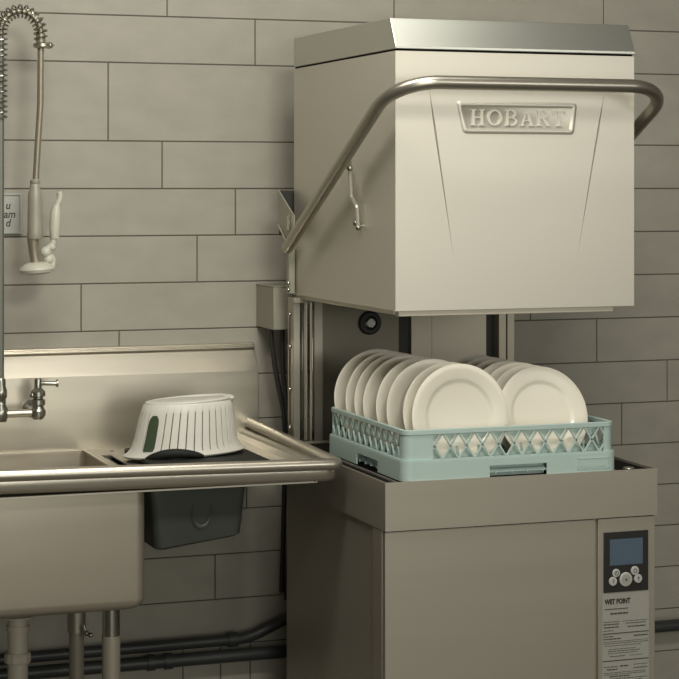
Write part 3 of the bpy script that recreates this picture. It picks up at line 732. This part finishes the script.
# ------------------------------------------------------------------ dish rack
RX0, RX1, RY0, RY1, RZ = 1.519, 2.031, -0.966, -0.468, 0.8686
RK = thing('dish_rack', 'pale teal plastic dish rack with diamond lattice sides, on the dishwasher counter', 'dish rack', (1.763, -0.717, RZ))
def wallring(b, ins, th, z0, z1, r_):
    o_ = rrect(RX0+ins, RX1-ins, RY0+ins, RY1-ins, r_, 6); i_ = rrect(RX0+ins+th, RX1-ins-th, RY0+ins+th, RY1-ins-th, max(r_-th, 0.002), 6)
    n = len(o_)
    V = [[b.verts.new((x, y, z)) for x, y in l] for l, z in ((o_, z0), (o_, z1), (i_, z1), (i_, z0))]
    for k in range(4):
        a, c = V[k], V[(k+1) % 4]
        for i in range(n): b.faces.new((a[i], a[(i+1) % n], c[(i+1) % n], c[i]))
def arcpts(b, r_): pass
# lower band with four hand-hold cut-outs: corner pieces, top strip, bottom segments
def band_wall(b, ins, th, z0, z1, r_, cuts):
    """straight walls and corners; cuts: (lo, hi, ztop) openings from the bottom, centred on each side"""
    cx0, cx1, cy0, cy1 = RX0+ins, RX1-ins, RY0+ins, RY1-ins
    for (ax, ay, a0) in ((cx1-r_, cy1-r_, 0), (cx0+r_, cy1-r_, 90), (cx0+r_, cy0+r_, 180), (cx1-r_, cy0+r_, 270)):
        o_ = [(ax+r_*math.cos(R(a0+90*k/8)), ay+r_*math.sin(R(a0+90*k/8))) for k in range(9)]
        i_ = [(ax+(r_-th)*math.cos(R(a0+90*k/8)), ay+(r_-th)*math.sin(R(a0+90*k/8))) for k in range(9)]
        prism(b, o_+i_[::-1], 'z', z0, z1)
    lo, hi, zc = cuts
    mx, my = (cx0+cx1)/2+0.014, (cy0+cy1)/2-0.024; h = (hi-lo)/2
    for yy0, yy1 in ((cy0, cy0+th), (cy1-th, cy1)):
        prism(b, [(cx0+r_, z0), (mx-h, z0), (mx-h, zc), (mx+h, zc), (mx+h, z0), (cx1-r_, z0), (cx1-r_, z1), (cx0+r_, z1)], 'y', yy0, yy1)
    for xx0, xx1 in ((cx0, cx0+th), (cx1-th, cx1)):
        prism(b, [(cy0+r_, z0), (my-h, z0), (my-h, zc), (my+h, zc), (my+h, z0), (cy1-r_, z0), (cy1-r_, z1), (cy0+r_, z1)], 'x', xx0, xx1)
b = B(); band_wall(b, 0.0, 0.0035, RZ, RZ+0.0425, 0.022, (0.0, 0.137, RZ+0.026))
BND = part('lower_band', b, 'rack', RK, angle=30)
b = B(); wallring(b, 0.0012, 0.013, RZ+0.0415, RZ+0.0455, 0.021); part('ledge', b, 'rack', RK, angle=40)
# recess boxes behind hand holds
b = B()
mx, my = (RX0+RX1)/2+0.014, (RY0+RY1)/2-0.024
for (a0, a1, c0_, c1_) in ((mx-0.07, mx+0.07, RY0+0.020, RY0+0.023), (mx-0.07, mx+0.07, RY1-0.023, RY1-0.020), (RX0+0.020, RX0+0.023, my-0.07, my+0.07), (RX1-0.023, RX1-0.020, my-0.07, my+0.07)):
    b = B(); bx(b, a0, a1, c0_, c1_, RZ+0.001, RZ+0.040)
    if c1_ < RY0+0.03: prism(b, [(RY0+0.006, RZ+0.010), (RY0+0.021, RZ+0.016), (RY0+0.021, RZ+0.019), (RY0+0.006, RZ+0.013)], 'x', mx-0.069, mx+0.069)
    part('hand_hold', b, 'rack', RK, smooth=False)
# raised label plate
b = B(); wp = 1.932
bx(b, wp, 2.010, RY0-0.0014, RY0, RZ+0.008, RZ+0.0095); bx(b, wp, 2.010, RY0-0.0014, RY0, RZ+0.0305, RZ+0.032)
bx(b, wp, wp+0.0015, RY0-0.0014, RY0, RZ+0.008, RZ+0.032); bx(b, 2.0085, 2.010, RY0-0.0014, RY0, RZ+0.008, RZ+0.032)
bx(b, wp+0.006, 2.004, RY0-0.0010, RY0, RZ+0.0125, RZ+0.0275)
part('label_plate', b, 'rack', RK, smooth=False)
# upper wall: corners, rim
b = B(); u = 0.0055; th = 0.0045; z0, z1 = RZ+0.044, RZ+0.1085; rr_ = 0.020
cx0, cx1, cy0, cy1 = RX0+u, RX1-u, RY0+u, RY1-u
fl, fr, sl_, sr = 1.590, 1.999, RY0+0.036, RY1-0.022
for (ax, ay, a0, x_, y_) in ((cx1-rr_, cy1-rr_, 0, fr, sr), (cx0+rr_, cy1-rr_, 90, RX0+0.03, sr), (cx0+rr_, cy0+rr_, 180, fl, sl_), (cx1-rr_, cy0+rr_, 270, fr, RY0+0.03)):
    b = B()
    o_ = [(ax+rr_*math.cos(R(a0+90*k/8)), ay+rr_*math.sin(R(a0+90*k/8))) for k in range(9)]
    i_ = [(ax+(rr_-th)*math.cos(R(a0+90*k/8)), ay+(rr_-th)*math.sin(R(a0+90*k/8))) for k in range(9)]
    ends = [(x_, cy0 if ay < my else cy1-th, cy0+th if ay < my else cy1), (cx0 if ax < mx else cx1-th, cx0+th if ax < mx else cx1, y_)]
    xa, ya, yb_ = ends[0]; xb_, xc_, yc_ = ends[1]
    if a0 == 0: loop = [(xa, yb_)][:0]+[(xc_, yc_)]+o_+[(xa, yb_), (xa, ya)]+i_[::-1]+[(xb_, yc_)]
    elif a0 == 90: loop = [(xa, yb_)]+o_+[(xb_, yc_), (xc_, yc_)]+i_[::-1]+[(xa, ya)]
    elif a0 == 180: loop = [(xb_, yc_)]+o_+[(xa, ya), (xa, yb_)]+i_[::-1]+[(xc_, yc_)]
    else: loop = [(xa, ya)]+o_+[(xc_, yc_), (xb_, yc_)]+i_[::-1]+[(xa, yb_)]
    prism(b, loop, 'z', z0, z1)
    part('corner', b, 'rack', RK, angle=30)
b = B(); wallring(b, u-0.002, 0.0085, RZ+0.0985, RZ+0.1095, rr_+0.002); part('rim', b, 'rack', RK, bevel=0.0012)
def lattice(horizontal, fixed, a, c, npitch, th, inward=1, origin=None):
    b = B(); zA, zB = RZ+0.044, RZ+0.1000; p = (c-a)/npitch; wd = 0.0036; og = a if origin is None else origin
    slope = (zB-zA)
    def bar(s0, s1):
        # clip to [a, c]
        zs0, zs1 = zA, zB
        if s0 < a: zs0 = zA+(a-s0)/(s1-s0)*slope; s0_ = a
        elif s0 > c: zs0 = zA+(c-s0)/(s1-s0)*slope; s0_ = c
        else: s0_ = s0
        if s1 < a: zs1 = zA+(a-s0)/(s1-s0)*slope; s1_ = a
        elif s1 > c: zs1 = zA+(c-s0)/(s1-s0)*slope; s1_ = c
        else: s1_ = s1
        if abs(zs1-zs0) < 0.004: return
        d = Vector((s1_-s0_, zs1-zs0)).normalized(); n_ = Vector((-d.y, d.x))*wd/2
        P = [Vector((s0_, zs0))+n_, Vector((s1_, zs1))+n_, Vector((s1_, zs1))-n_, Vector((s0_, zs0))-n_]
        prism(b, [tuple(q) for q in P], 'y' if horizontal else 'x', fixed, fixed+th)
    k = -1
    while og+k*p < c+p:
        bar(og+k*p, og+(k+1.0)*p); bar(og+(k+1.0)*p, og+k*p); k += 1
    mid = (zA+zB)/2; back = fixed+0.015
    for k in range(int(npitch)+1 if horizontal and inward > 0 else 0):          # webs closing the small triangles above and below the diamonds
        p0, p1 = og+k*p+0.005, og+(k+1)*p+0.005
        if p0 < a-0.01 or p1 > c+0.012: continue
        pm = p0+p/2
        for zz, zm in ((zB, mid+0.007), (zA, mid-0.007)):
            prism(b, [(p0+0.003, zz), (p1-0.003, zz), (pm, zm)], 'y' if horizontal else 'x', back, back+0.0015)
    return part('lattice_side', b, 'rack', RK, smooth=False)
lattice(True, cy0+0.0004, fl, fr, (fr-fl)/0.0376, 0.0042, 1, 1.5754); lattice(True, cy1-0.0046, RX0+0.03, RX1-0.03, 11.5, 0.0042, -1)
lattice(False, cx0+0.0004, sl_, sr, 12.4, 0.0042); lattice(False, cx1-0.0046, sl_, sr, 11.4, 0.0042, -1)
# floor grid
b = B()
for k in range(13):
    x = RX0+0.03+k*(RX1-RX0-0.06)/12; bx(b, x-0.0015, x+0.0015, RY0+0.004, RY1-0.004, RZ+0.008, RZ+0.014)
    y = RY0+0.03+k*(RY1-RY0-0.06)/12; bx(b, RX0+0.004, RX1-0.004, y-0.0015, y+0.0015, RZ+0.006, RZ+0.012)
part('floor_grid', b, 'rack', RK, smooth=False)
for j in range(9):
    b = B(); y = RY0+0.052+j*0.049
    bx(b, RX0+0.040, RX1-0.040, y-0.0018, y+0.0018, RZ+0.012, RZ+0.0155)
    for i in range(9):
        x = RX0+0.045+i*0.051
        prism(b, [(x-0.004, RZ+0.012), (x+0.004, RZ+0.012), (x+0.0018, RZ+0.066), (x-0.0018, RZ+0.066)], 'y', y-0.0025, y+0.0025)
    part('peg_row', b, 'rack', RK, smooth=False)

# ------------------------------------------------------------------ plates
def make_plate():
    r = 0.114
    pr = [(0.0, 0.0055), (0.070, 0.0055), (0.0755, 0.0066), (0.0790, 0.0092), (0.083, 0.0104), (0.100, 0.0125), (r-0.002, 0.0143), (r, 0.0134),
          (r-0.001, 0.0117), (0.100, 0.0098), (0.083, 0.0070), (0.076, 0.0035), (0.070, 0.001), (0.066, 0.000), (0.063, 0.0005), (0.061, 0.0022), (0.0, 0.0022)]
    b = B(); lathe(b, pr, 96)
    return b
b = make_plate(); o = obj('dinner_plate', b, 'plate', angle=60); proto = o
ords = ['front', 'second', 'third', 'fourth', 'fifth', 'sixth', 'seventh', 'rearmost']
def put(o, x, y, tilt_, z, yaw=0.0):
    # plate axis (+z, concave side) turned to face the room (-y), leaning back by tilt_
    o.rotation_euler = (R(90-tilt_), 0, R(yaw)); o.location = (x, y, z)
left = [(1.676, -0.905, 5), (1.672, -0.862, 8), (1.665, -0.778, 6), (1.661, -0.722, 7), (1.657, -0.648, 5), (1.654, -0.598, 7), (1.650, -0.548, 6), (1.645, -0.482, 5)]
right = [(1.883, -0.892, 16), (1.881, -0.842, 16), (1.879, -0.792, 15), (1.877, -0.740, 16), (1.875, -0.688, 15), (1.873, -0.630, 15), (1.870, -0.570, 14)]
first = True
for row, data in (('left', left), ('right', right)):
    for i, (x, y, tl) in enumerate(data):
        o = proto if first else proto.copy()
        if not first: COL.objects.link(o)
        first = False
        k = 1.0 if row == 'left' else 0.955
        o.scale = (k, k, k)
        zc = RZ+0.0155+0.1135*k*math.cos(R(tl))
        put(o, x, y+0.010, tl, zc)
        if i == 0: lab = 'cream dinner plate at the front of the %s row, its face fully visible' % row
        elif i == len(data)-1: lab = 'rearmost cream dinner plate in the %s row of the rack' % row
        else: lab = '%s cream dinner plate from the front in the %s row of the rack' % (ords[i], row)
        o['label'] = lab; o['category'] = 'plate'; o['group'] = 'plates in the %s row of the rack' % row
